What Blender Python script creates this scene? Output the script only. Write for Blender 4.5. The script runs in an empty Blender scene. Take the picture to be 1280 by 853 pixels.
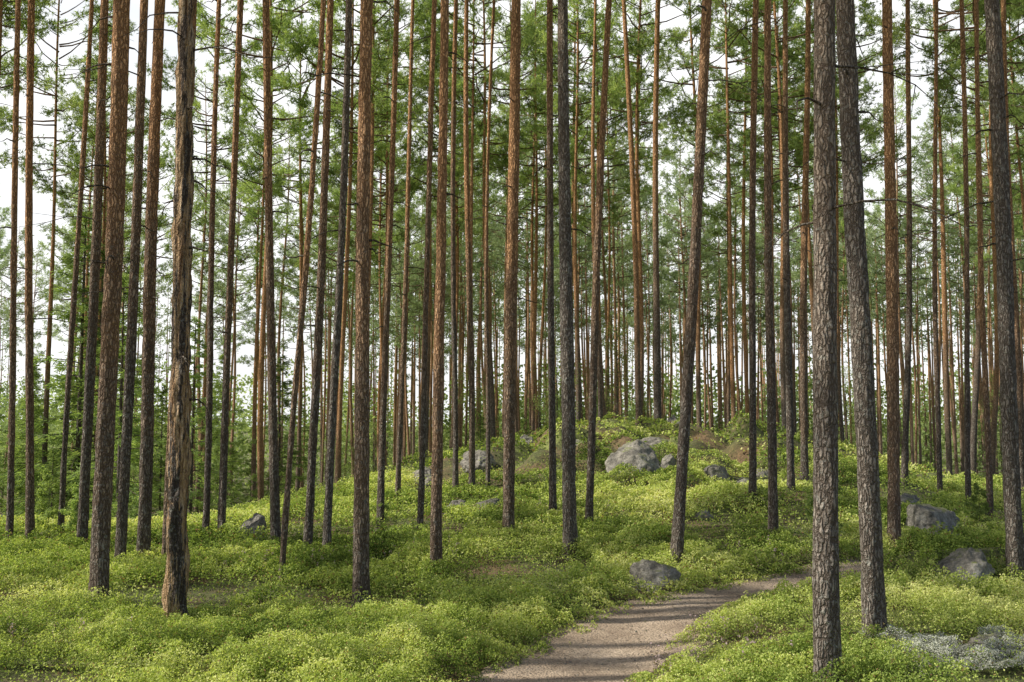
import bpy, math, random
import numpy as np
from mathutils import Vector, Matrix
rng = np.random.default_rng(7); random.seed(7)
scene = bpy.context.scene
COL = scene.collection

# ------------------------------------------------------------------ noise
def _h(ix, iy, iz, s):
    n = (ix*374761393 + iy*668265263 + iz*1274126177 + s*974711) & 0xffffffff
    n = ((n ^ (n >> 13))*1274126177) & 0xffffffff
    n ^= n >> 16
    return (n & 0xffff)/65535.0
def vnoise(x, y, z=0.0, s=0):
    x, y, z = np.broadcast_arrays(np.asarray(x, float), np.asarray(y, float), np.asarray(z, float))
    ix, iy, iz = (np.floor(a).astype(np.int64) for a in (x, y, z))
    fx, fy, fz = x-ix, y-iy, z-iz
    fx, fy, fz = (a*a*(3-2*a) for a in (fx, fy, fz))
    r = 0
    for dx in (0, 1):
        for dy in (0, 1):
            for dz in (0, 1):
                w = (fx if dx else 1-fx)*(fy if dy else 1-fy)*(fz if dz else 1-fz)
                r = r + w*_h(ix+dx, iy+dy, iz+dz, s)
    return r
def fbm(x, y, z=0.0, s=0, o=3):
    r = 0; a = 0.5; t = 0
    for k in range(o):
        r = r + a*vnoise(np.asarray(x)*2**k, np.asarray(y)*2**k, np.asarray(z)*2**k, s+k*11); t += a; a *= .5
    return r/t
def sstep(a, b, x):
    t = np.clip((x-a)/(b-a), 0, 1); return t*t*(3-2*t)

# ------------------------------------------------------------------ path line
PC = np.array([(-1.2,-6),(-1.05,0.0),(-0.85,3.0),(-0.38,4.7),(0.22,6.05),(1.04,8.05),(1.84,9.1),(2.7,9.85),(3.6,10.35),(5.2,10.95),(8,11.6),(12,12.4),(20,13.8)], float)
def catmull(P, n=24):
    out = []
    Q = np.vstack([2*P[0]-P[1], P, 2*P[-1]-P[-2]])
    for i in range(1, len(Q)-2):
        p0, p1, p2, p3 = Q[i-1:i+3]
        for k in range(n):
            t = k/n
            out.append(0.5*((2*p1)+(-p0+p2)*t+(2*p0-5*p1+4*p2-p3)*t*t+(-p0+3*p1-3*p2+p3)*t**3))
    out.append(Q[-2]); return np.array(out)
PL = catmull(PC)
def pathdist(x, y):
    x = np.asarray(x, float); y = np.asarray(y, float)
    sh = x.shape; x = x.ravel(); y = y.ravel()
    d = np.full(x.shape, 99.0)
    m = (y < 16) & (y > -8)
    idx = np.where(m)[0]
    for c in range(0, len(idx), 20000):
        j = idx[c:c+20000]
        dd = np.hypot(x[j, None]-PL[None, :, 0], y[j, None]-PL[None, :, 1])
        d[j] = dd.min(1)
    return d.reshape(sh)
def halfw(y): return np.interp(y, [4, 8, 10.2, 14], [0.53, 0.47, 0.42, 0.35])

def H0(x, y):
    x = np.asarray(x, float); y = np.asarray(y, float)
    z = -0.055*np.clip(y-18, 0, 60)
    z = z + 1.62*np.exp(-((x-3.3)**2/(2*4.6**2)+(y-25)**2/(2*5.5**2)))
    far = np.clip((y-10)/10, 0.25, 1)
    z = z + 0.35*(vnoise(x*.22, y*.22, 0, 3)-.5)*far + 0.30*(vnoise(x*.7, y*.7, 0, 4)-.5)*far
    knoll = np.exp(-((x-3.1)**2/(2*5.0**2)+(y-23)**2/(2*5**2)))
    z = z + knoll*(0.62*(vnoise(x*.9, y*.9, 0, 5)-.5)+0.65*(vnoise(x*2.1, y*2.1, 0, 6)-.5))
    t = np.clip((x-3.3)/.5, 0, 1); yc = 9.55+0.16*np.clip(x-3.5, 0, 8)
    z = z + 0.32*t*t*(3-2*t)*np.exp(-(y-yc)**2/(2*.33**2))*np.clip((14-x)/4, 0, 1)
    z = z - 0.13*np.clip(y-13.8, 0, 14)*sstep(2.0, 6.5, -x)
    return z
def H(x, y):
    d = pathdist(x, y)
    return H0(x, y) - 0.06*np.clip(1.25-d, 0, 1)
def gz(x, y): return float(H(np.array([x]), np.array([y]))[0])

# ------------------------------------------------------------------ camera
cam = bpy.data.cameras.new("camera"); camo = bpy.data.objects.new("camera", cam); COL.objects.link(camo)
cam.lens = 35; cam.sensor_width = 36; cam.clip_end = 3000; cam.clip_start = 0.05
camo.location = (0, 0, 1.6); camo.rotation_euler = (math.radians(94.5), 0, 0)
scene.camera = camo

# ------------------------------------------------------------------ mesh helpers
def mesh_np(name, V, faces, sizes, mats, midx=None, tint=None, smooth=False):
    me = bpy.data.meshes.new(name)
    V = np.ascontiguousarray(V, dtype=np.float32).reshape(-1, 3)
    faces = np.ascontiguousarray(faces, dtype=np.int32).ravel(); sizes = np.asarray(sizes, dtype=np.int32)
    me.vertices.add(len(V)); me.vertices.foreach_set("co", V.ravel())
    me.loops.add(len(faces)); me.loops.foreach_set("vertex_index", faces)
    me.polygons.add(len(sizes))
    st = np.concatenate([[0], np.cumsum(sizes)[:-1]]).astype(np.int32)
    me.polygons.foreach_set("loop_start", st)
    if midx is not None: me.polygons.foreach_set("material_index", np.asarray(midx, dtype=np.int32))
    me.polygons.foreach_set("use_smooth", np.full(len(sizes), smooth))
    me.update(calc_edges=True)
    if tint is not None:
        a = me.attributes.new("tint", 'FLOAT', 'POINT'); a.data.foreach_set("value", np.asarray(tint, dtype=np.float32))
    for m in mats: me.materials.append(m)
    return me
class Acc:
    def __init__(s): s.V=[]; s.F=[]; s.S=[]; s.M=[]; s.T=[]; s.n=0
    def add(s, V, F, k, mat=0, tint=None):
        V = np.asarray(V, float).reshape(-1, 3); F = np.asarray(F, np.int64).reshape(-1, k)
        s.V.append(V); s.F.append((F+s.n).ravel()); s.S.append(np.full(len(F), k)); s.M.append(np.full(len(F), mat))
        s.T.append(np.full(len(V), 0.5) if tint is None else np.asarray(tint)); s.n += len(V)
    def mesh(s, name, mats, smooth=False):
        return mesh_np(name, np.vstack(s.V), np.concatenate(s.F), np.concatenate(s.S), mats, np.concatenate(s.M), np.concatenate(s.T), smooth)
def tube(P, R, n=5):
    P = np.asarray(P, float); m = len(P)
    T = np.gradient(P, axis=0); T /= np.linalg.norm(T, axis=1)[:, None]+1e-9
    ref = np.array([0, 0, 1.0]) if abs(T[0, 2]) < .8 else np.array([1.0, 0, 0])
    A = np.cross(T, ref); A /= np.linalg.norm(A, axis=1)[:, None]; B = np.cross(T, A)
    th = np.arange(n)*2*math.pi/n
    V = P[:, None]+np.asarray(R)[:, None, None]*(np.cos(th)[None, :, None]*A[:, None]+np.sin(th)[None, :, None]*B[:, None])
    i = np.arange(m-1)[:, None]*n; j = np.arange(n)[None]
    Fq = np.stack([i+j, i+(j+1) % n, i+n+(j+1) % n, i+n+j], -1).reshape(-1, 4)
    return V.reshape(-1, 3), Fq
def norm(a): return a/(np.linalg.norm(a, axis=-1, keepdims=True)+1e-9)
def leaf_quads(C, L, W, up=0.8, r=rng):
    n = len(C); N = norm(r.normal(size=(n, 3))*.6+np.array([0, 0, up]))
    t = norm(np.cross(N, r.normal(size=(n, 3)))); b = np.cross(N, t)
    L = np.broadcast_to(np.asarray(L, float), (n,))[:, None]; W = np.broadcast_to(np.asarray(W, float), (n,))[:, None]
    V = np.stack([C-t*L/2, C+b*W/2, C+t*L/2, C-b*W/2], 1)
    return V.reshape(-1, 3), np.arange(4*n).reshape(-1, 4)
def blades(C, D, L, W, r=rng):
    n = len(C); D = norm(D); s = norm(np.cross(D, r.normal(size=(n, 3))))
    L = np.broadcast_to(np.asarray(L, float), (n,))[:, None]; W = np.broadcast_to(np.asarray(W, float), (n,))[:, None]
    V = np.stack([C+s*W/2, C-s*W/2, C+D*L], 1)
    return V.reshape(-1, 3), np.arange(3*n).reshape(-1, 3)

# ------------------------------------------------------------------ materials
def newmat(name):
    m = bpy.data.materials.new(name); m.use_nodes = True
    nt = m.node_tree; nt.nodes.clear()
    return m, nt, nt.nodes, nt.links
def nd(N, t, **k):
    n = N.new(t)
    for a, b in k.items():
        if a in n.inputs: n.inputs[a].default_value = b
        else: setattr(n, a, b)
    return n
def ramp(N, stops):
    r = N.new('ShaderNodeValToRGB'); e = r.color_ramp.elements
    while len(e) < len(stops): e.new(0.5)
    for i, (p, c) in enumerate(stops):
        e[i].position = p; e[i].color = (*c, 1) if len(c) == 3 else c
    return r
def mixrgb(N, L, fac, a, b, bt='MIX'):
    m = N.new('ShaderNodeMix'); m.data_type = 'RGBA'; m.blend_type = bt
    for s, v in ((0, fac), (6, a), (7, b)):
        if isinstance(v, bpy.types.NodeSocket): L.new(v, m.inputs[s])
        else: m.inputs[s].default_value = v if s == 0 else (*v, 1)
    return m.outputs[2]

def leaf_mat(name, stops, transl=0.4, objvar=True, tcol=(1.3, 1.35, 0.6)):
    m, nt, N, L = newmat(name)
    at = nd(N, 'ShaderNodeAttribute', attribute_name="tint")
    r = ramp(N, stops); L.new(at.outputs['Fac'], r.inputs[0]); col = r.outputs[0]
    if objvar:
        oi = N.new('ShaderNodeObjectInfo'); mr = nd(N, 'ShaderNodeMapRange'); L.new(oi.outputs['Random'], mr.inputs[0])
        mr.inputs[3].default_value = 0.72; mr.inputs[4].default_value = 1.25
        hs = N.new('ShaderNodeHueSaturation'); L.new(mr.outputs[0], hs.inputs['Value']); L.new(col, hs.inputs['Color']); col = hs.outputs[0]
    p = nd(N, 'ShaderNodeBsdfDiffuse'); L.new(col, p.inputs['Color'])
    t = N.new('ShaderNodeBsdfTranslucent'); tc = mixrgb(N, L, 1.0, col, tcol, 'MULTIPLY'); L.new(tc, t.inputs[0])
    mx = N.new('ShaderNodeMixShader'); mx.inputs[0].default_value = transl
    L.new(p.outputs[0], mx.inputs[1]); L.new(t.outputs[0], mx.inputs[2])
    o = N.new('ShaderNodeOutputMaterial'); L.new(mx.outputs[0], o.inputs[0]); return m

def bark_mat(name, low, mid, high, z0=2.0, z1=8.0, stripped=False):
    m, nt, N, L = newmat(name)
    tc = N.new('ShaderNodeTexCoord'); oi = N.new('ShaderNodeObjectInfo')
    off = N.new('ShaderNodeVectorMath'); off.operation = 'MULTIPLY_ADD'
    cmb = N.new('ShaderNodeCombineXYZ')
    for i in range(3): L.new(oi.outputs['Random'], cmb.inputs[i])
    L.new(cmb.outputs[0], off.inputs[0]); off.inputs[1].default_value = (0, 0, 17.0); L.new(tc.outputs['Object'], off.inputs[2])
    wob = nd(N, 'ShaderNodeTexNoise', Scale=9.0, Detail=4.0, Roughness=.65); L.new(off.outputs[0], wob.inputs['Vector'])
    ad = N.new('ShaderNodeVectorMath'); ad.operation = 'MULTIPLY_ADD'; L.new(wob.outputs['Color'], ad.inputs[0]); ad.inputs[1].default_value = (.06, .06, .2); L.new(off.outputs[0], ad.inputs[2])
    mp = N.new('ShaderNodeMapping'); mp.inputs['Scale'].default_value = (1, 1, 0.26); L.new(ad.outputs[0], mp.inputs[0])
    vo = nd(N, 'ShaderNodeTexVoronoi', feature='DISTANCE_TO_EDGE', Scale=46.0); L.new(mp.outputs[0], vo.inputs['Vector'])
    vc = nd(N, 'ShaderNodeTexVoronoi', Scale=46.0); L.new(mp.outputs[0], vc.inputs['Vector'])
    crack = ramp(N, [(0.0, (0, 0, 0)), (0.22, (.75, .75, .75)), (0.45, (1, 1, 1))]); L.new(vo.outputs['Distance'], crack.inputs[0])
    fine = nd(N, 'ShaderNodeTexNoise', Scale=60.0, Detail=4.0, Roughness=.7); L.new(mp.outputs[0], fine.inputs['Vector'])
    big = nd(N, 'ShaderNodeTexNoise', Scale=1.2, Detail=3.0); L.new(off.outputs[0], big.inputs['Vector'])
    sep = N.new('ShaderNodeSeparateXYZ'); L.new(tc.outputs['Object'], sep.inputs[0])
    a1 = N.new('ShaderNodeMath'); a1.operation = 'MULTIPLY_ADD'; L.new(big.outputs[0], a1.inputs[0]); a1.inputs[1].default_value = 4.0; L.new(sep.outputs[2], a1.inputs[2])
    a2 = N.new('ShaderNodeMath'); a2.operation = 'MULTIPLY_ADD'; L.new(oi.outputs['Random'], a2.inputs[0]); a2.inputs[1].default_value = -4.0; L.new(a1.outputs[0], a2.inputs[2])
    mr = N.new('ShaderNodeMapRange'); L.new(a2.outputs[0], mr.inputs[0]); mr.inputs[1].default_value = z0; mr.inputs[2].default_value = z1
    hr = ramp(N, [(0, low), (0.5, mid), (1, high)]); L.new(mr.outputs[0], hr.inputs[0])
    sepc = N.new('ShaderNodeSeparateColor'); L.new(vc.outputs['Color'], sepc.inputs[0])
    pv = N.new('ShaderNodeMapRange'); L.new(sepc.outputs[0], pv.inputs[0]); pv.inputs[3].default_value = 0.7; pv.inputs[4].default_value = 1.3
    fv = N.new('ShaderNodeMapRange'); L.new(fine.outputs[0], fv.inputs[0]); fv.inputs[1].default_value = .3; fv.inputs[2].default_value = .7; fv.inputs[3].default_value = 0.55; fv.inputs[4].default_value = 1.45
    mu = N.new('ShaderNodeMath'); mu.operation = 'MULTIPLY'; L.new(pv.outputs[0], mu.inputs[0]); L.new(fv.outputs[0], mu.inputs[1])
    c1 = N.new('ShaderNodeVectorMath'); c1.operation = 'SCALE'; L.new(hr.outputs[0], c1.inputs[0]); L.new(mu.outputs[0], c1.inputs['Scale'])
    dark = mixrgb(N, L, 1.0, hr.outputs[0], (.36, .32, .29), 'MULTIPLY')
    col = mixrgb(N, L, crack.outputs[0], dark, c1.outputs[0])
    # grey-green lichen flecks on the old lower bark
    ln = nd(N, 'ShaderNodeTexNoise', Scale=22.0, Detail=5.0, Roughness=.7); L.new(off.outputs[0], ln.inputs['Vector'])
    lr = ramp(N, [(.55, (0, 0, 0)), (.64, (.75, .75, .75))]); L.new(ln.outputs[0], lr.inputs[0])
    inv = N.new('ShaderNodeMath'); inv.operation = 'SUBTRACT'; inv.inputs[0].default_value = 1.0; L.new(mr.outputs[0], inv.inputs[1])
    lf = N.new('ShaderNodeMath'); lf.operation = 'MULTIPLY'; L.new(lr.outputs[0], lf.inputs[0]); L.new(inv.outputs[0], lf.inputs[1])
    col = mixrgb(N, L, lf.outputs[0], col, (.36, .35, .30))
    hsum = N.new('ShaderNodeMath'); hsum.operation = 'MULTIPLY_ADD'; L.new(fine.outputs[0], hsum.inputs[0]); hsum.inputs[1].default_value = 0.5; L.new(crack.outputs[0], hsum.inputs[2])
    if stripped:
        sp = N.new('ShaderNodeMapping'); sp.inputs['Scale'].default_value = (10, 10, 0.8); L.new(tc.outputs['Object'], sp.inputs[0])
        sn = nd(N, 'ShaderNodeTexNoise', Scale=1.4, Detail=6.0, Roughness=.7); L.new(sp.outputs[0], sn.inputs['Vector'])
        sm = ramp(N, [(0.475, (0, 0, 0)), (0.505, (1, 1, 1))]); L.new(sn.outputs[0], sm.inputs[0])
        gm = N.new('ShaderNodeMapping'); gm.inputs['Scale'].default_value = (40, 40, 2.5); L.new(tc.outputs['Object'], gm.inputs[0])
        gn = nd(N, 'ShaderNodeTexNoise', Scale=1.0, Detail=4.0); L.new(gm.outputs[0], gn.inputs['Vector'])
        wd = ramp(N, [(0.3, (.20, .11, .055)), (0.5, (.50, .33, .18)), (0.7, (.66, .50, .33))]); L.new(gn.outputs[0], wd.inputs[0])
        col = mixrgb(N, L, sm.outputs[0], col, wd.outputs[0])
    p = nd(N, 'ShaderNodeBsdfPrincipled', Roughness=0.9); L.new(col, p.inputs['Base Color']); p.inputs['Specular IOR Level'].default_value = 0.2
    bp = N.new('ShaderNodeBump'); bp.inputs['Strength'].default_value = 1.0; bp.inputs['Distance'].default_value = 0.018
    L.new(hsum.outputs[0], bp.inputs['Height']); L.new(bp.outputs[0], p.inputs['Normal'])
    o = N.new('ShaderNodeOutputMaterial'); L.new(p.outputs[0], o.inputs[0]); return m

M_BARK = bark_mat("pine_bark", (.25, .21, .175), (.44, .30, .195), (.80, .45, .22), .8, 5.8)
M_BARK_GREY = bark_mat("grey_pine_bark", (.29, .25, .21), (.40, .315, .235), (.66, .43, .26), 2.0, 8.5)
M_BARK_FAR = bark_mat("hazed_pine_bark", (.31, .25, .205), (.49, .345, .24), (.72, .45, .26), -.5, 6)  # bark for far trunks, distance haze put into the paler colour
M_STRIP = bark_mat("stripped_pine_bark", (.15, .125, .105), (.19, .145, .11), (.32, .21, .13), 2.0, 8.0, True)
M_TWIG = bark_mat("twig_bark", (.20, .165, .13), (.27, .20, .15), (.36, .24, .15), 4.0, 14.0)
M_NEEDLE = leaf_mat("pine_needles", [(0, (.17, .25, .10)), (.5, (.33, .43, .17)), (1, (.58, .66, .28))], .5, tcol=(1.15, 1.15, .6))
M_NEEDLE_FAR = leaf_mat("hazed_pine_needles", [(0, (.24, .32, .17)), (.5, (.38, .47, .25)), (1, (.56, .63, .36))], .5, tcol=(1.1, 1.12, .8))  # far needles paled and greyed, aerial haze mixed into the colour
M_SPRUCE = leaf_mat("spruce_needles", [(0, (.13, .20, .075)), (.6, (.27, .36, .13)), (1, (.46, .54, .21))], .48, tcol=(1.2, 1.2, .6))
M_BIRCHLEAF = leaf_mat("broad_leaves", [(0, (.18, .26, .09)), (.6, (.34, .43, .15)), (1, (.48, .56, .23))], .5, tcol=(1.2, 1.2, .65))
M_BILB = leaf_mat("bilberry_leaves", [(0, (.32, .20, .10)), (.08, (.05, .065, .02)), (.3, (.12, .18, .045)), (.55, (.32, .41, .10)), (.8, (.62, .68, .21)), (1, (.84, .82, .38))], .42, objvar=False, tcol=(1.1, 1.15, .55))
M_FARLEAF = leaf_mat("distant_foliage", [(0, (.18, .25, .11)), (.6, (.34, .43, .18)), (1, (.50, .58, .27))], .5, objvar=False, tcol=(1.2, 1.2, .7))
M_HEATH = leaf_mat("heather_flowers", [(0, (.13, .13, .06)), (.5, (.30, .22, .2)), (1, (.46, .35, .38))], .3, objvar=False)
M_LICH = leaf_mat("reindeer_lichen", [(0, (.24, .24, .19)), (.5, (.46, .47, .39)), (1, (.70, .71, .60))], .2, objvar=False, tcol=(1, 1, .85))

def ground_mat():
    m, nt, N, L = newmat("forest_floor")
    tc = N.new('ShaderNodeTexCoord')
    n1 = nd(N, 'ShaderNodeTexNoise', Scale=0.8, Detail=5.0, Roughness=.65); L.new(tc.outputs['Object'], n1.inputs['Vector'])
    n2 = nd(N, 'ShaderNodeTexNoise', Scale=14.0, Detail=6.0, Roughness=.7); L.new(tc.outputs['Object'], n2.inputs['Vector'])
    r1 = ramp(N, [(.38, (.17, .115, .065)), (.52, (.10, .11, .04)), (.65, (.20, .23, .07))]); L.new(n1.outputs[0], r1.inputs[0])
    r2 = ramp(N, [(.3, (.35, .35, .35)), (.7, (1.6, 1.55, 1.3))]); L.new(n2.outputs[0], r2.inputs[0])
    c = mixrgb(N, L, 1.0, r1.outputs[0], r2.outputs[0], 'MULTIPLY')
    p = nd(N, 'ShaderNodeBsdfPrincipled', Roughness=.95); L.new(c, p.inputs['Base Color'])
    b = N.new('ShaderNodeBump'); b.inputs['Distance'].default_value = .05; b.inputs['Strength'].default_value = 1; L.new(n2.outputs[0], b.inputs['Height']); L.new(b.outputs[0], p.inputs['Normal'])
    o = N.new('ShaderNodeOutputMaterial'); L.new(p.outputs[0], o.inputs[0]); return m
def path_mat():
    m, nt, N, L = newmat("path_dirt")
    tc = N.new('ShaderNodeTexCoord')
    n1 = nd(N, 'ShaderNodeTexNoise', Scale=1.6, Detail=6.0, Roughness=.65); L.new(tc.outputs['Object'], n1.inputs['Vector'])
    n2 = nd(N, 'ShaderNodeTexNoise', Scale=38.0, Detail=6.0, Roughness=.75); L.new(tc.outputs['Object'], n2.inputs['Vector'])
    v = nd(N, 'ShaderNodeTexVoronoi', Scale=55.0); L.new(tc.outputs['Object'], v.inputs['Vector'])
    r1 = ramp(N, [(.3, (.26, .185, .125)), (.5, (.44, .335, .235)), (.7, (.56, .44, .32))]); L.new(n1.outputs[0], r1.inputs[0])
    r2 = ramp(N, [(.3, (.5, .47, .45)), (.55, (1, 1, 1)), (.75, (1.25, 1.25, 1.25))]); L.new(n2.outputs[0], r2.inputs[0])
    c = mixrgb(N, L, 1.0, r1.outputs[0], r2.outputs[0], 'MULTIPLY')
    p = nd(N, 'ShaderNodeBsdfPrincipled', Roughness=.95); L.new(c, p.inputs['Base Color'])
    ad = N.new('ShaderNodeMath'); ad.operation = 'SUBTRACT'; L.new(n2.outputs[0], ad.inputs[0]); L.new(v.outputs['Distance'], ad.inputs[1])
    b = N.new('ShaderNodeBump'); b.inputs['Distance'].default_value = .015; b.inputs['Strength'].default_value = .8; L.new(ad.outputs[0], b.inputs['Height']); L.new(b.outputs[0], p.inputs['Normal'])
    o = N.new('ShaderNodeOutputMaterial'); L.new(p.outputs[0], o.inputs[0]); return m
def rock_mat():
    m, nt, N, L = newmat("granite")
    tc = N.new('ShaderNodeTexCoord'); ge = N.new('ShaderNodeNewGeometry')
    n1 = nd(N, 'ShaderNodeTexNoise', Scale=2.5, Detail=7.0, Roughness=.7); L.new(tc.outputs['Object'], n1.inputs['Vector'])
    n2 = nd(N, 'ShaderNodeTexNoise', Scale=16.0, Detail=7.0, Roughness=.75); L.new(tc.outputs['Object'], n2.inputs['Vector'])
    r1 = ramp(N, [(.33, (.16, .145, .12)), (.5, (.34, .31, .26)), (.68, (.54, .51, .44))]); L.new(n1.outputs[0], r1.inputs[0])
    r2 = ramp(N, [(.35, (.35, .35, .35)), (.65, (1.3, 1.3, 1.3))]); L.new(n2.outputs[0], r2.inputs[0])
    c = mixrgb(N, L, 1.0, r1.outputs[0], r2.outputs[0], 'MULTIPLY')
    sp = N.new('ShaderNodeSeparateXYZ'); L.new(ge.outputs['Normal'], sp.inputs[0])
    a = N.new('ShaderNodeMath'); a.operation = 'MULTIPLY_ADD'; L.new(n1.outputs[0], a.inputs[0]); a.inputs[1].default_value = 2.2; L.new(sp.outputs[2], a.inputs[2])
    mr = N.new('ShaderNodeMapRange'); L.new(a.outputs[0], mr.inputs[0]); mr.inputs[1].default_value = 1.85; mr.inputs[2].default_value = 2.1
    ms = mixrgb(N, L, n2.outputs[0], (.08, .09, .03), (.30, .32, .11))
    c = mixrgb(N, L, mr.outputs[0], c, ms)
    p = nd(N, 'ShaderNodeBsdfPrincipled', Roughness=.9); L.new(c, p.inputs['Base Color'])
    b = N.new('ShaderNodeBump'); b.inputs['Distance'].default_value = .05; b.inputs['Strength'].default_value = 1.0; L.new(n2.outputs[0], b.inputs['Height']); L.new(b.outputs[0], p.inputs['Normal'])
    o = N.new('ShaderNodeOutputMaterial'); L.new(p.outputs[0], o.inputs[0]); return m
M_GROUND = ground_mat(); M_PATH = path_mat(); M_ROCK = rock_mat()

def link(name, me, loc=(0, 0, 0), **props):
    o = bpy.data.objects.new(name, me); o.location = loc; COL.objects.link(o)
    for k, v in props.items(): o[k] = v
    return o

# ------------------------------------------------------------------ ground
gx = np.concatenate([-14-np.geomspace(.3, 700, 40)[::-1], np.arange(-14, 18.01, .15), 18+np.geomspace(.3, 700, 40)])
gy = np.concatenate([-6-np.geomspace(.3, 300, 20)[::-1], np.arange(-6, 31, .15), 31+np.geomspace(.3, 900, 50)])
X, Y = np.meshgrid(gx, gy); Z = H(X, Y)+0.04*(vnoise(X*3, Y*3, 0, 9)-.5)*(pathdist(X, Y) > .8)
ny, nx = X.shape; i = np.arange(ny-1)[:, None]*nx; j = np.arange(nx-1)[None]
Fq = np.stack([i+j, i+j+1, i+nx+j+1, i+nx+j], -1).reshape(-1, 4)
link("ground", mesh_np("ground", np.stack([X, Y, Z], -1), Fq, np.full(len(Fq), 4), [M_GROUND], smooth=True),
     kind="structure", label="mossy forest floor rising to a low rocky knoll", category="ground")

# ------------------------------------------------------------------ path
T = np.gradient(PL, axis=0); T = T/np.linalg.norm(T, axis=1)[:, None]; Nn = np.stack([-T[:, 1], T[:, 0]], 1)
tt = np.linspace(-1, 1, 13); hw = halfw(PL[:, 1])
PP = []
for t in tt:
    e = (fbm(PL[:, 0]*1.7+5*np.sign(t), PL[:, 1]*1.7, 0, 21)-.5)*.3
    PP.append(PL+Nn*(t*(hw+e*abs(t)+.22))[:, None])
PP = np.stack(PP, 1); PZ = H(PP[..., 0], PP[..., 1])+0.022+0.012*(vnoise(PP[..., 0]*4, PP[..., 1]*4, 0, 31)-.5)
PZ[:, 0] -= .05; PZ[:, -1] -= .05
n, k = PZ.shape; i = np.arange(n-1)[:, None]*k; j = np.arange(k-1)[None]
Fq = np.stack([i+j, i+k+j, i+k+j+1, i+j+1], -1).reshape(-1, 4)[:, ::-1]
link("path", mesh_np("path", np.concatenate([PP, PZ[..., None]], -1), Fq, np.full(len(Fq), 4), [M_PATH], smooth=True),
     kind="structure", label="trodden sandy dirt path winding between bilberry shrubs", category="path")

# ------------------------------------------------------------------ trunks
def add_trunk(acc, Ht, r0, ns, nr, seed, amp=0.012, bend=0.06, twigs=14, zlow=2.5, tmat=1):
    r = np.random.default_rng(seed)
    t = np.linspace(0, 1, nr)**1.25; z = -0.25+t*(Ht+.25)
    zc = np.clip(z, 0, None)
    rad = r0*(1-zc/Ht*0.985)**0.62
    rad = rad*(1+0.30*np.exp(-zc/0.18))
    th = np.arange(ns)*2*math.pi/ns
    ph = r.uniform(0, 6.28, 4)
    cx = bend*(np.sin(z*.45+ph[0])-math.sin(ph[0]))*np.clip(z/3, 0, 1); cy = bend*(np.sin(z*.37+ph[1])-math.sin(ph[1]))*np.clip(z/3, 0, 1)
    c, s = np.cos(th)[None], np.sin(th)[None]; Zg = z[:, None]+0*c
    kx = 1.0/0.035
    d = (fbm(c*r0*kx+seed, s*r0*kx, Zg*7, seed % 50, 3)-.5)*2*amp
    lob = 0.07*r0*np.sin(th*3+ph[2])[None]*np.exp(-zc/.3)[:, None]*3 + 0.05*r0*np.sin(2*th[None]+z[:, None]*.5)
    R = rad[:, None]+d*np.clip(rad[:, None]/r0, .2, 1)+lob
    V = np.stack([cx[:, None]+R*c, cy[:, None]+R*s, Zg], -1)
    i = np.arange(nr-1)[:, None]*ns; j = np.arange(ns)[None]
    Fq = np.stack([i+j, i+(j+1) % ns, i+ns+(j+1) % ns, i+ns+j], -1).reshape(-1, 4)
    acc.add(V, Fq, 4, 0)
    for k in range(twigs):
        zz = r.uniform(zlow, Ht*.62); a = r.uniform(0, 6.28)
        Lb = r.uniform(.08, .3) if r.random() < .65 else r.uniform(.3, .9)
        q = np.interp(zz, z, rad); bx = np.interp(zz, z, cx); by = np.interp(zz, z, cy)
        dr = np.array([math.cos(a), math.sin(a), 0]); P = []
        for u in np.linspace(0, 1, 5):
            P.append(np.array([bx, by, zz])+dr*(q*.6+Lb*u)+np.array([0, 0, Lb*(.15*u-.45*u*u)])+r.normal(size=3)*.02*u)
        acc.add(*tube(P, np.linspace(.009, .002, 5)*(1 if Lb > .4 else 1.3), 4), 4, tmat)
        if Lb > .6:
            for w in range(3):
                b0 = P[1+w]; dd = dr*r.uniform(.2, .5)+r.normal(size=3)*.3; dd[2] = -abs(dd[2])*.5
                acc.add(*tube([b0, b0+dd*.25, b0+dd*.5], [.004, .003, .0015], 3), 4, tmat)

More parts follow.
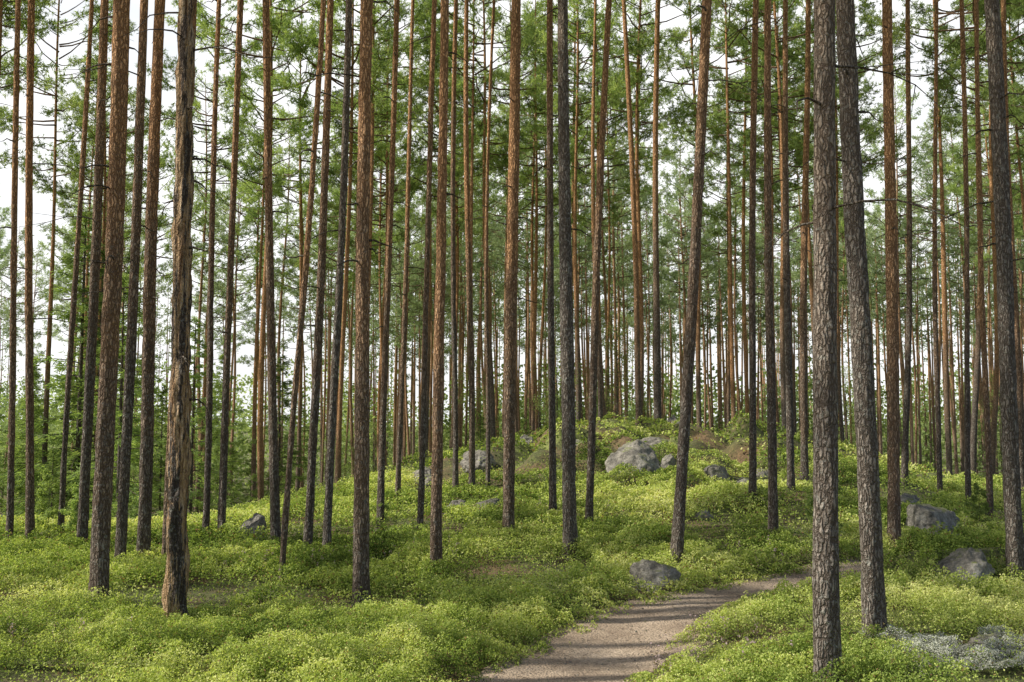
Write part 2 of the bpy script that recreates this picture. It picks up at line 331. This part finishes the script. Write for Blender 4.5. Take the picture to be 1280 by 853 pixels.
# ------------------------------------------------------------------ crowns
def pine_crown(seed, Hc=20.0, zb=9.5, nb=48, rmax=1.9, m=8, bw=.027, bl=(.11, .18), mat=None, dens=1.0):
    r = np.random.default_rng(seed); acc = Acc(); C = []; D = []; tn = []
    for b in range(nb):
        f = (b+r.random())/nb; z = zb+(Hc-.3-zb)*f**.9
        prof = (0.5+0.5*math.sin(math.pi*min(1, f*1.15+.15)))*(1-f**4)+.12
        Lb = rmax*prof*r.uniform(.4, 1.25); a = r.uniform(0, 6.28); up = -0.1+0.8*f+r.normal()*.2
        dr = np.array([math.cos(a), math.sin(a), up]); side = np.array([-math.sin(a), math.cos(a), 0]); P = []
        for u in np.linspace(0, 1, 6):
            P.append(np.array([0, 0, z])+dr*Lb*u+np.array([0, 0, .3*Lb*u*u])+side*r.normal()*.08*Lb*u)
        P = np.array(P); acc.add(*tube(P, np.linspace(.020, .003, 6)*(.5+.5*Lb), 4), 4, 0)
        bt = r.random()
        nt = int((4+8*Lb)*dens)
        for k in range(nt):
            u = r.uniform(.45, 1.0)**.75; base = np.array([np.interp(u, np.linspace(0, 1, 6), P[:, q]) for q in range(3)])
            dd = norm(dr*.5+side*r.normal()*.8+np.array([0, 0, r.uniform(-.2, .9)])); lt = r.uniform(.18, .45)
            e = base+dd*lt; acc.add(*tube([base, e], [.004, .0015], 3), 4, 0)
            for q in range(3):
                C.append(base+dd*lt*(.4+.3*q)+r.normal(size=3)*.07); D.append(dd+r.normal(size=3)*.5); tn.append(np.clip(.2+.4*bt+.25*f+r.normal()*.14, 0, 1))
    C = np.array(C); D = norm(np.array(D)); tn = np.array(tn)
    Cn = np.repeat(C, m, 0)+np.repeat(D, m, 0)*r.uniform(-.04, .08, (len(C)*m, 1)); Dn = np.repeat(D, m, 0)*.5+norm(r.normal(size=(len(C)*m, 3)))
    V, Fq = blades(Cn, Dn, r.uniform(bl[0], bl[1], len(Cn)), bw, r)
    acc.add(V, Fq, 3, 1, np.repeat(np.clip(np.repeat(tn, m)+r.normal(size=len(Cn))*.08, 0, 1), 3))
    return acc.mesh("pine_crown", [M_TWIG, mat])
CROWNS = [pine_crown(100+k, nb=[46, 40, 50, 43, 46][k], zb=[10.8, 11.6, 10.2, 11.2, 11.8][k], rmax=[2.0, 2.2, 1.8, 2.1, 1.9][k], m=10, bw=.024, mat=M_NEEDLE, dens=.92) for k in range(5)]
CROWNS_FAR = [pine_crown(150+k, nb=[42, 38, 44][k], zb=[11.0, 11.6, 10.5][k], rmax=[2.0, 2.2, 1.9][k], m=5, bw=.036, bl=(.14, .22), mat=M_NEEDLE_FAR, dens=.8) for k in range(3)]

def spruce_mesh(seed, Hc=6.0):
    r = np.random.default_rng(seed); acc = Acc(); C = []; D = []
    nb = 76
    for b in range(nb):
        f = (b+r.random())/nb; z = .25+(Hc-.35)*f; Lb = (Hc*.22*(1-f)**.85+.08)*r.uniform(.55, 1.15); a = r.uniform(0, 6.28)
        dr = np.array([math.cos(a), math.sin(a), .1+.3*f]); side = np.array([-math.sin(a), math.cos(a), 0])
        us = np.linspace(0, 1, 5); P = np.array([[0, 0, z]])+dr[None]*Lb*us[:, None]+np.array([0, 0, -1])[None]*(.5*Lb*us**2*(1-f))[:, None]
        acc.add(*tube(P, np.linspace(.014, .003, 5), 3), 4, 0)
        n = int(17*Lb+6)
        u = r.uniform(.15, 1, n); p = np.stack([np.interp(u, us, P[:, q]) for q in range(3)], 1); sp = r.uniform(-1, 1, n)*(1-u*.6)*Lb*.3
        p = p+side[None]*sp[:, None]; p[:, 2] -= np.abs(sp)*.4
        C.append(p); D.append(norm(dr)[None]*.8+side[None]*np.sign(sp)[:, None]*.7+np.array([0, 0, -.4])+0*p)
    C = np.vstack(C); D = np.vstack(D); m = 6
    Cn = np.repeat(C, m, 0)+r.normal(size=(len(C)*m, 3))*.03; Dn = np.repeat(D, m, 0)+norm(r.normal(size=Cn.shape))*.6
    V, Fq = blades(Cn, Dn, r.uniform(.09, .17, len(Cn)), .024, r); acc.add(V, Fq, 3, 1, np.repeat(np.clip(r.normal(size=len(Cn))*.2+.5, 0, 1), 3))
    return acc.mesh("spruce_crown", [M_TWIG, M_SPRUCE])
SPR = [spruce_mesh(200+k) for k in range(3)]
def broadleaf_mesh(seed, Hc=10.0, zb=2.0, R=1.9, nb=30, lf=.09):
    r = np.random.default_rng(seed); acc = Acc(); C = []
    for b in range(nb):
        f = (b+r.random())/nb; z = zb+(Hc-zb)*f*.92; Lb = R*(math.sin(math.pi*(f*.85+.12))**.8+.1)*r.uniform(.6, 1.2); a = r.uniform(0, 6.28)
        dr = np.array([math.cos(a), math.sin(a), .6+r.normal()*.2]); us = np.linspace(0, 1, 5)
        P = np.array([[0, 0, z]])+dr[None]*Lb*us[:, None]; P[:, 2] -= .4*Lb*us**2; acc.add(*tube(P, np.linspace(.02, .004, 5)*Hc/10, 3), 4, 0)
        for k in range(8):
            u = r.uniform(.3, 1.05); p = P[0]+(P[-1]-P[0])*u; C.append(p+r.normal(size=(18, 3))*np.array([.17, .17, .12])*Hc/10*1.4+r.normal(size=3)*.2*Hc/10)
    C = np.vstack(C); V, Fq = leaf_quads(C, lf, lf*.7, .4, r); acc.add(V, Fq, 4, 1, np.repeat(np.clip(r.normal(size=len(C))*.22+.5, 0, 1), 4))
    return acc.mesh("broadleaf_crown", [M_TWIG, M_BIRCHLEAF])
BRO = [broadleaf_mesh(300+k) for k in range(3)]
SAP = broadleaf_mesh(310, Hc=1.6, zb=.3, R=.38, nb=16, lf=.05)

def add_tree(kind, x, y, trunk_me, crown_me, s=1.0, cs=1.0, lean=0.0, leany=0.0, rot=0.0, **props):
    e = bpy.data.objects.new(kind, None); COL.objects.link(e); e.empty_display_size = .3
    e.location = (x, y, gz(x, y)-.02)
    e.rotation_euler = (leany, math.atan(lean), 0); e.scale = (s, s, s)
    for k, v in props.items(): e[k] = v
    a = bpy.data.objects.new("trunk", trunk_me); b = bpy.data.objects.new("crown", crown_me)
    for o in (a, b): COL.objects.link(o); o.parent = e; o.rotation_euler = (0, 0, rot)
    b.scale = (cs, cs, cs); return e

GRP = "tall pine trees in the stand"
# surveyed pines: x, y (cm), lean (per mille), diameter (mm)
HERO = [(-351,860,-1,181),(-259,780,-3,180),(-406,1045,21,120),(-405,1110,2,158),(-516,1210,12,136),(-371,1080,15,92),(-389,1280,11,92),(-366,1270,7,112),
(-284,1215,-46,132),(-226,990,44,70),(-233,1150,29,111),(-206,1120,18,108),(-128,855,4,150),(-177,1350,13,108),(-119,1300,28,92),(-75,990,7,125),
(-178,1560,25,90),(-92,1630,7,108),(-65,1630,1,118),(-4,1210,6,165),(56,1380,1,120),(64,1120,-1,170),(96,1265,44,110),(300,2360,-23,165),(350,2400,11,200),
(172,1060,70,145),(341,1425,27,126),(302,1165,17,122),(422,1520,13,123),(490,1680,20,138),
(181,588,19,160),(254,712,-4,165),(430,1136,22,155),(647,1656,54,120),(455,912,-14,176),(682,1434,13,93),(933,1836,11,160),(710,1564,14,100),(695,1632,23,92),
(-608,1272,-26,120),(-618,1240,-16,90),(-590,1316,11,84),(-40,1652,18,80),(-120,3000,4,150),(204,2300,-1,125)]
taken = []
for i, (hx, hy, hl, hd) in enumerate(HERO):
    x, y, lean, dia = hx/100, hy/100, hl/1000, hd/1000*.88
    taken.append((x, y)); w = dia/y
    Ht = 18+4*random.random(); near = w > .0115
    acc = Acc(); strip = (i == 1)
    add_trunk(acc, Ht, dia/2, 44 if near else 18, 320 if near else 110, 500+i, amp=(.034 if strip else .010), bend=.03 if y < 16 else .06,
              twigs=24 if near else 16, zlow=2.6 if not strip else 1.2)
    mat = M_STRIP if strip else (M_BARK_GREY if i in (30, 31, 34, 21, 11) else M_BARK)
    me = acc.mesh("pine_trunk", [mat, M_TWIG], True)
    lab = "tall straight pine with grey plated bark turning orange higher up"
    if strip: lab = "damaged pine with bark stripped away to reddish wood"
    elif i == 9: lab = "thin dark pine leaning over bilberry shrubs"
    elif i == 25: lab = "leaning pine with glowing orange bark near the path"
    elif i in (30, 31): lab = "thick grey-brown pine standing beside the dirt path"
    elif i in (23, 24): lab = "slim pine growing from the rocky knoll"
    add_tree("pine_tree", x, y, me, CROWNS[i % 5], 1.0, Ht/20, lean, random.uniform(-.01, .01), random.uniform(0, 6.28), label=lab, category="tree", group=GRP)

TV = []; TVF = []
for k in range(6):
    acc = Acc(); add_trunk(acc, 20, .088, 10, 60, 700+k, amp=.007, bend=.07, twigs=10, zlow=3)
    TV.append(acc.mesh("pine_trunk", [M_BARK, M_TWIG], True))
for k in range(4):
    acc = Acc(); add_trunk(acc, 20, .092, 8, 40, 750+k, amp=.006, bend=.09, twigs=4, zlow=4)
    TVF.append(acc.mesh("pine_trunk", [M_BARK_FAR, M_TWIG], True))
cnt = 0; tries = 0
while cnt < 245 and tries < 30000:
    tries += 1
    y = 19+68*random.random()**.9; x = random.uniform(-.58*y-2, .57*y+2)
    if abs(x-3.1) < 8 and y < 29: continue
    if y < 24 and x > -12 and x < 12: continue
    if y > 26 and x < -.16*y and random.random() < .62: continue
    if any((x-a)**2+(y-b)**2 < 1.6**2 for a, b in taken): continue
    taken.append((x, y)); cnt += 1
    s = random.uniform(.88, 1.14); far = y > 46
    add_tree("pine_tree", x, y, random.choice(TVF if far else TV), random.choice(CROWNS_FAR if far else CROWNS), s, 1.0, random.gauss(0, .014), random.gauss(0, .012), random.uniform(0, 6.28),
             label="unseen slender pine added to shade the foreground, orange bark above", category="tree", group=GRP)
for (x, y) in [(-5.3, 6.4), (-6.9, 7.4), (-6.2, 5.2), (-8.6, 6.6), (-4.7, 3.9), (-15.0, 9.8), (-14.6, 7.4)]:   # unseen pines added to throw shade stripes and dapple on the foreground
    add_tree("pine_tree", x, y, random.choice(TV), random.choice(CROWNS), random.uniform(.95, 1.15), 1.0, random.gauss(0, .02), random.gauss(0, .03), random.uniform(0, 6.28),
             label="unseen slender pine added to shade the foreground, orange bark above", category="tree", group=GRP)

# the rest of the pine stand, far off, as one mass
acc = Acc(); Cb = []; Db = []; tb = []
for k in range(260):
    y = random.uniform(60, 118); x = random.uniform(-.2*y, .6*y) if k % 6 else random.uniform(-.6*y, .6*y); h = random.uniform(16, 21); z = gz(x, y); r0 = random.uniform(.08, .13)
    lx = random.gauss(0, .25)
    acc.add(*tube([(x, y, z-.3), (x+lx*.4, y, z+h*.4), (x+lx, y, z+h)], [r0, r0*.75, .02], 5), 4, 0)
    for b in range(24):
        f = random.random(); zz = z+h*(.6+.38*f); a = random.uniform(0, 6.28); L_ = random.uniform(.4, 1.8)*(1.05-f*.7)
        p = np.array([x+lx*.8+L_*math.cos(a), y+L_*math.sin(a), zz+.2*L_]); q = rng.normal(size=(8, 3))
        Cb.append(p+q*np.array([.28, .28, .13])); Db.append(rng.normal(size=(8, 3))+np.array([0, 0, .4])); tb.append(np.full(8, np.clip(.3+.3*f+random.gauss(0, .15), 0, 1)))
Cb = np.vstack(Cb); Db = np.vstack(Db); V, Fq = blades(Cb, Db, .36, .12); acc.add(V, Fq, 3, 1, np.repeat(np.concatenate(tb), 3))
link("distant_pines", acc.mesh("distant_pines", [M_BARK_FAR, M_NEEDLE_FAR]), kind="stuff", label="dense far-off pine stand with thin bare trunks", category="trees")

# spruces and broadleaf undergrowth
acc = Acc(); add_trunk(acc, 5.9, .05, 8, 20, 801, amp=.003, bend=.01, twigs=0); ST = acc.mesh("spruce_trunk", [M_TWIG], True)
acc = Acc(); add_trunk(acc, 9.6, .07, 8, 24, 802, amp=.004, bend=.02, twigs=0); BT = acc.mesh("broadleaf_trunk", [M_TWIG], True)
acc = Acc(); add_trunk(acc, 1.5, .01, 6, 10, 803, amp=.001, bend=.01, twigs=0); SPT = acc.mesh("sapling_trunk", [M_TWIG], True)
for k in range(56):
    y = random.uniform(36, 75); x = random.uniform(-.62*y, .6*y); s = random.uniform(.3, .8)
    if k < 24: y = random.uniform(26, 50); x = random.uniform(-.6*y, -.2*y); s = random.uniform(.5, 1.3)
    elif k < 31: y = random.uniform(30, 46); x = random.uniform(-.62*y, -.36*y); s = random.uniform(1.3, 2.1)
    add_tree("spruce_tree", x, y, ST, random.choice(SPR), s, 1, 0, 0, random.uniform(0, 6.28),
             label="young green spruce growing beneath the pines", category="tree", group="young spruces under the pines")
for k in range(18):
    y = random.uniform(30, 65); s = random.uniform(.3, .7)
    if k < 5: x = random.uniform(-.6*y, -.3*y); s = random.uniform(.5, .9)
    else: x = random.uniform(-.6*y, .6*y)
    add_tree("broadleaf_tree", x, y, BT, random.choice(BRO), s, 1, 0, 0, random.uniform(0, 6.28),
             label="light green broadleaf tree among the pine trunks", category="tree", group="broadleaf trees under the pines")
for (x, y, s) in [(3.4, 10.9, .6), (-1.75, 13.5, .3), (-5.57, 12.88, .5), (-6.09, 13.22, .6), (6.05, 13.02, .4)]:
    add_tree("broadleaf_sapling", x, y, SPT, SAP, s, 1, 0, 0, s*5, label="small bright green leafy sapling among the shrubs", category="plant")

# ------------------------------------------------------------------ far wood (one mass)
C = []; tn = []
for k in range(560):
    y = random.uniform(76, 135); x = random.uniform(-.66*y, .64*y); h = random.uniform(5, 12) if x < -.12*y else random.uniform(5, 10.5); w = h*.24+.8
    n = 240; u = rng.random(n)**.8; rr = (1-u**2*.8)*w*np.sqrt(rng.random(n)); a = rng.random(n)*6.28
    C.append(np.stack([x+rr*np.cos(a), y+rr*np.sin(a), gz(x, y)+u*h+.3*np.sin(a*3+k)], 1)); tn.append(np.clip(rng.normal(size=n)*.12+random.uniform(.1, .8), 0, 1))
C = np.vstack(C); V, Fq = leaf_quads(C, .36, .24, .3)
acc = Acc(); acc.add(V, Fq, 4, 0, np.repeat(np.concatenate(tn), 4))
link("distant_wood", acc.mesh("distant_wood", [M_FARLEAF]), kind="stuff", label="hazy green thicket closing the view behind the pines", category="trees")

# ------------------------------------------------------------------ boulders
def boulder_mesh(seed, sx, sy, sz):
    import bmesh
    bm = bmesh.new(); bmesh.ops.create_icosphere(bm, subdivisions=5, radius=1.0)
    P = np.array([v.co[:] for v in bm.verts]); r = np.random.default_rng(seed)
    for k in range(11):
        n = norm(r.normal(size=3)); n[2] = abs(n[2])*.8; n = norm(n); c = r.uniform(.62, .9); dd = P@n-c
        P = P-np.clip(dd, 0, None)[:, None]*n*.9
    f = (fbm(P[:, 0]*1.6+seed, P[:, 1]*1.6, P[:, 2]*1.6, seed, 4)-.5)*.55+(fbm(P[:, 0]*6, P[:, 1]*6, P[:, 2]*6, seed, 3)-.5)*.24
    P = P*(1+f)[:, None]*np.array([sx, sy, sz])
    for v, p in zip(bm.verts, P): v.co = p
    me = bpy.data.meshes.new("boulder"); bm.to_mesh(me); bm.free(); me.materials.append(M_ROCK)
    for p in me.polygons: p.use_smooth = True
    return me
BO = [(2.17,17.6,.47,.48,"large grey granite boulder resting on the knoll"),(2.75,17.7,.2,.26,"dark granite boulder beside a larger one"),
(-.65,19.4,.34,.28,"flat-topped granite boulder on the knoll slope"),(-1.6,18.2,.27,.24,"granite boulder half hidden by shrubs"),(.28,21.8,.26,.26,"small grey rock near the knoll top"),
(3.85,23.6,.28,.34,"pale rock on the crest of the knoll"),(3.43,16.84,.25,.17,"flat rock sunk in the slope"),(-.32,14.44,.25,.19,"mossy rock among bilberry shrubs"),(-.83,14.88,.2,.15,"mossy rock among bilberry shrubs"),
(-3.3,12.8,.21,.27,"mossy boulder between two trunks"),(-3.96,13.9,.16,.17,"small mossy boulder among the pines"),(1.38,9.72,.25,.22,"low grey stone at the edge of the path"),
(5.19,12.44,.38,.27,"dark mossy boulder on the slope"),(4.06,9.0,.26,.27,"rounded grey boulder in the shrubs"),(5.89,14.94,.25,.17,"mossy stone on the slope"),
(2.6,6.36,.15,.09,"pale stone covered with grey lichen"),(3.18,6.78,.13,.08,"pale stone covered with grey lichen"),(2.57,13.46,.13,.1,"small stone in the shrubs"),(3.87,16.7,.16,.12,"small stone on the slope"),(2.33,6.74,.09,.06,"small pale stone near the path"),
(3.0,20.5,.42,.26,"mossy ledge of rock breaking through the shrubs"),(4.6,18.4,.28,.2,"mossy ledge of rock breaking through the shrubs"),(1.3,20.2,.28,.22,"mossy ledge of rock breaking through the shrubs")]
rocks = []
for i, (x, y, s, hh, lab) in enumerate(BO):
    rocks.append((x, y, s))
    link("boulder", boulder_mesh(40+i, s*1.05, s*.85, hh*1.05), (x, y+s*.3, gz(x, y)+hh*.38), label=lab, category="rock", group="granite boulders")

# ------------------------------------------------------------------ ground cover
def lichen_mask(x, y):
    return (np.clip(1.5-np.hypot((x-3.0)/.75, (y-6.75)/.5), 0, 1)*vnoise(x*4.2, y*4.2, 0, 77) > .38)
def kn(x, y): return np.exp(-((x-3.1)**2/(2*4.0**2)+(y-21)**2/(2*4.5**2)))
def shrub_h(x, y):
    return (.03+.13*np.clip(fbm(x*.9, y*.9, 0, 61, 2)-.2, 0, 1)+.08*vnoise(x*3.1, y*3.1, 0, 60)+.13*vnoise(x*11, y*11, 0, 62)**1.3)*(1-.45*kn(x, y))
def cover(y0, y1, n, L):
    A = []
    while sum(len(a) for a in A) < n:
        m = n; y = np.sqrt(rng.uniform(y0**2, y1**2, m)); x = rng.uniform(-.56, .56, m)*y+rng.uniform(-1.5, 1.5, m)
        d = pathdist(x, y); e = halfw(y)+(fbm(x*2, y*2, 0, 51)-.5)*.4+(vnoise(x*9, y*9, 0, 52)-.5)*.22
        hgt = shrub_h(x, y)*np.clip((d-e)/.35+.2, 0, 1)
        patch = vnoise(x*11, y*11, 0, 62); bare = fbm(x*.7, y*.7, 0, 64)-.06*kn(x, y); gap = vnoise(x*3.1, y*3.1, 0, 60)
        keep = (rng.random(m) < np.clip((d-e)/.2+.3, 0, 1)*(d > e-.07)) & ((~lichen_mask(x, y)) | (rng.random(m) < .2)) & (rng.random(m) < (.02+1.4*patch)*np.clip((bare-.31)*6, .1, 1)*np.clip(gap*2.2+.12, 0, 1))
        for (a, b, s) in rocks: keep &= np.hypot(x-a, (y-b-s*.15)) > s*.88
        x, y, hgt, patch = x[keep], y[keep], hgt[keep], patch[keep]
        hu = rng.random(len(x))**.6
        z = H(x, y)+hgt*hu+.02
        tn = -.40+.85*fbm(x*.5, y*.5, 0, 71)+.52*fbm(x*2.8, y*2.8, 0, 72)+.42*hu+rng.normal(size=len(x))*.10  # leaves low in the shrub darkened, shade put into the tint
        tn = np.where(rng.random(len(x)) < .035, 0.0, np.clip(tn, .08, .97))
        A.append(np.concatenate([np.stack([x, y, z], 1), tn[:, None]], 1))
    A = np.vstack(A)[:n]
    V, Fq = leaf_quads(A[:, :3], L*rng.uniform(.7, 1.3, n), L*.58, .35)
    return V, Fq, np.repeat(A[:, 3], 4)
acc = Acc()
for y0, y1, n, L in [(4.6, 8.2, 350000, .017), (8.2, 12, 290000, .024), (12, 19, 280000, .036), (19, 40, 190000, .070)]:
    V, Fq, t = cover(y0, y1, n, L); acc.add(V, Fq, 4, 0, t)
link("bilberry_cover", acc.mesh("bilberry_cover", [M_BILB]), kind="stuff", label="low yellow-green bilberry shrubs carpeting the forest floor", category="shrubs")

# lichen
n = 70000; x = rng.uniform(1.6, 5.0, n*6); y = rng.uniform(5.8, 8.0, n*6); k = lichen_mask(x, y) & (pathdist(x, y) > .6); x, y = x[k][:n], y[k][:n]
z = H(x, y)+.10*vnoise(x*16, y*16, 0, 81)*rng.random(len(x))**.3+.03
V, Fq = leaf_quads(np.stack([x, y, z], 1), .012, .007, .2); acc = Acc(); acc.add(V, Fq, 4, 0, np.repeat(np.clip(.05+.9*vnoise(x*16, y*16, 0, 81)+rng.normal(size=len(x))*.15, 0, 1), 4))
link("reindeer_lichen", acc.mesh("reindeer_lichen", [M_LICH]), kind="stuff", label="pale grey reindeer lichen cushions over stones", category="lichen")
# heather
C = []
for (hx, hy, sp, nn) in [(.92,6.44,.15,22),(1.34,7.4,.2,10),(1.66,6.8,.3,12),(-2.13,10.5,.5,50),(5.16,12.7,.6,30),(2.95,10.64,.5,25),(-3.14,6.9,.4,20),(1.41,6.18,.4,12),(.55,13.7,.6,30),(-1.04,10.9,.4,30)]:
    for q in range(nn):
        px, py = hx+rng.normal()*sp, hy+rng.normal()*sp*.6
        if float(pathdist(np.array([px]), np.array([py]))[0]) < .5: continue
        pz = gz(px, py); hh = rng.uniform(.15, .30); dx, dy = rng.normal(size=2)*.05; t = rng.random(26)
        C.append(np.stack([px+dx*t+rng.normal(size=26)*.008, py+dy*t+rng.normal(size=26)*.008, pz+hh*t, t], 1))
C = np.vstack(C); V, Fq = leaf_quads(C[:, :3], .018, .012, .3); acc = Acc(); acc.add(V, Fq, 4, 0, np.repeat(np.clip(C[:, 3]+rng.normal(size=len(C))*.15, 0, 1), 4))
link("heather", acc.mesh("heather", [M_HEATH]), kind="stuff", label="sprigs of pinkish heather along the path edge", category="plants")
# litter
acc = Acc(); n = 1300; y = rng.uniform(4.5, 11, n*4); x = np.interp(y, PL[:, 1], PL[:, 0])+rng.normal(size=n*4)*.6; d = pathdist(x, y); k = d < .75; x, y = x[k][:n], y[k][:n]
z = H(x, y)+.028; a = rng.random(len(x))*6.28
V, Fq = blades(np.stack([x, y, z], 1), np.stack([np.cos(a), np.sin(a), 0*a], 1), rng.uniform(.02, .07, len(x)), .004); acc.add(V, Fq, 3, 0)
idx = rng.integers(0, len(x), 260)
for q in range(260):
    s = rng.uniform(.003, .012); oc = np.array([[1, 0, 0], [0, 1, 0], [-1, 0, 0], [0, -1, 0], [0, 0, .7], [0, 0, -.7]])*s*rng.uniform(.6, 1.3, (6, 3))+np.array([x[idx[q]]+.03, y[idx[q]], z[idx[q]]-.005])
    acc.add(oc, [[0, 1, 4], [1, 2, 4], [2, 3, 4], [3, 0, 4], [1, 0, 5], [2, 1, 5], [3, 2, 5], [0, 3, 5]], 3, 1)
link("path_litter", acc.mesh("path_litter", [M_TWIG, M_ROCK]), kind="stuff", label="scattered needles, twigs and pebbles on the path", category="litter")

# ------------------------------------------------------------------ light
EL = math.radians(44); to = Vector((-.97, -.12, 0)).normalized()*math.cos(EL)+Vector((0, 0, math.sin(EL)))
sl = bpy.data.lights.new("sun", 'SUN'); sl.energy = 5.0; sl.angle = math.radians(.5); sl.color = (1, .96, .86)
so = bpy.data.objects.new("sun", sl); COL.objects.link(so); so.rotation_euler = to.to_track_quat('Z', 'Y').to_euler()
w = bpy.data.worlds.new("World"); scene.world = w; w.use_nodes = True; nt = w.node_tree; N = nt.nodes; L = nt.links
bg = N['Background']; sky = N.new('ShaderNodeTexSky'); sky.sky_type = 'NISHITA'; sky.sun_disc = False; sky.sun_elevation = EL; sky.sun_rotation = math.atan2(to.x, to.y)
sky.dust_density = 2.5; sky.air_density = 1.0
tc = N.new('ShaderNodeTexCoord'); mp = N.new('ShaderNodeMapping'); mp.inputs['Scale'].default_value = (1, 1, 2.2); L.new(tc.outputs['Generated'], mp.inputs[0])
cn = nd(N, 'ShaderNodeTexNoise', Scale=2.2, Detail=6.0, Roughness=.6); L.new(mp.outputs[0], cn.inputs['Vector'])
cr = ramp(N, [(.3, (.65, .65, .65)), (.5, (1, 1, 1))]); L.new(cn.outputs[0], cr.inputs[0])
# bright haze and cloud, shaped to fade overhead and behind to cut ambient light
dt = N.new('ShaderNodeVectorMath'); dt.operation = 'DOT_PRODUCT'; L.new(tc.outputs['Generated'], dt.inputs[0]); dt.inputs[1].default_value = (-.3, .95, 0)
m1 = N.new('ShaderNodeMapRange'); m1.interpolation_type = 'SMOOTHSTEP'; L.new(dt.outputs['Value'], m1.inputs[0]); m1.inputs[1].default_value = 0; m1.inputs[2].default_value = .5; m1.inputs[3].default_value = .10
sx = N.new('ShaderNodeSeparateXYZ'); L.new(tc.outputs['Generated'], sx.inputs[0])
m2 = N.new('ShaderNodeMapRange'); m2.interpolation_type = 'SMOOTHSTEP'; L.new(sx.outputs[2], m2.inputs[0]); m2.inputs[1].default_value = .70; m2.inputs[2].default_value = .40
q1 = N.new('ShaderNodeMath'); q1.operation = 'MULTIPLY'; L.new(m1.outputs[0], q1.inputs[0]); L.new(m2.outputs[0], q1.inputs[1])
q2 = N.new('ShaderNodeMath'); q2.operation = 'MULTIPLY'; L.new(q1.outputs[0], q2.inputs[0]); L.new(cr.outputs[0], q2.inputs[1])
mx = mixrgb(N, L, q2.outputs[0], sky.outputs[0], (10.2, 10.3, 10.4)); L.new(mx, bg.inputs[0]); bg.inputs[1].default_value = .12
scene.view_settings.view_transform = 'Standard'; scene.view_settings.look = 'None'; scene.view_settings.exposure = 0
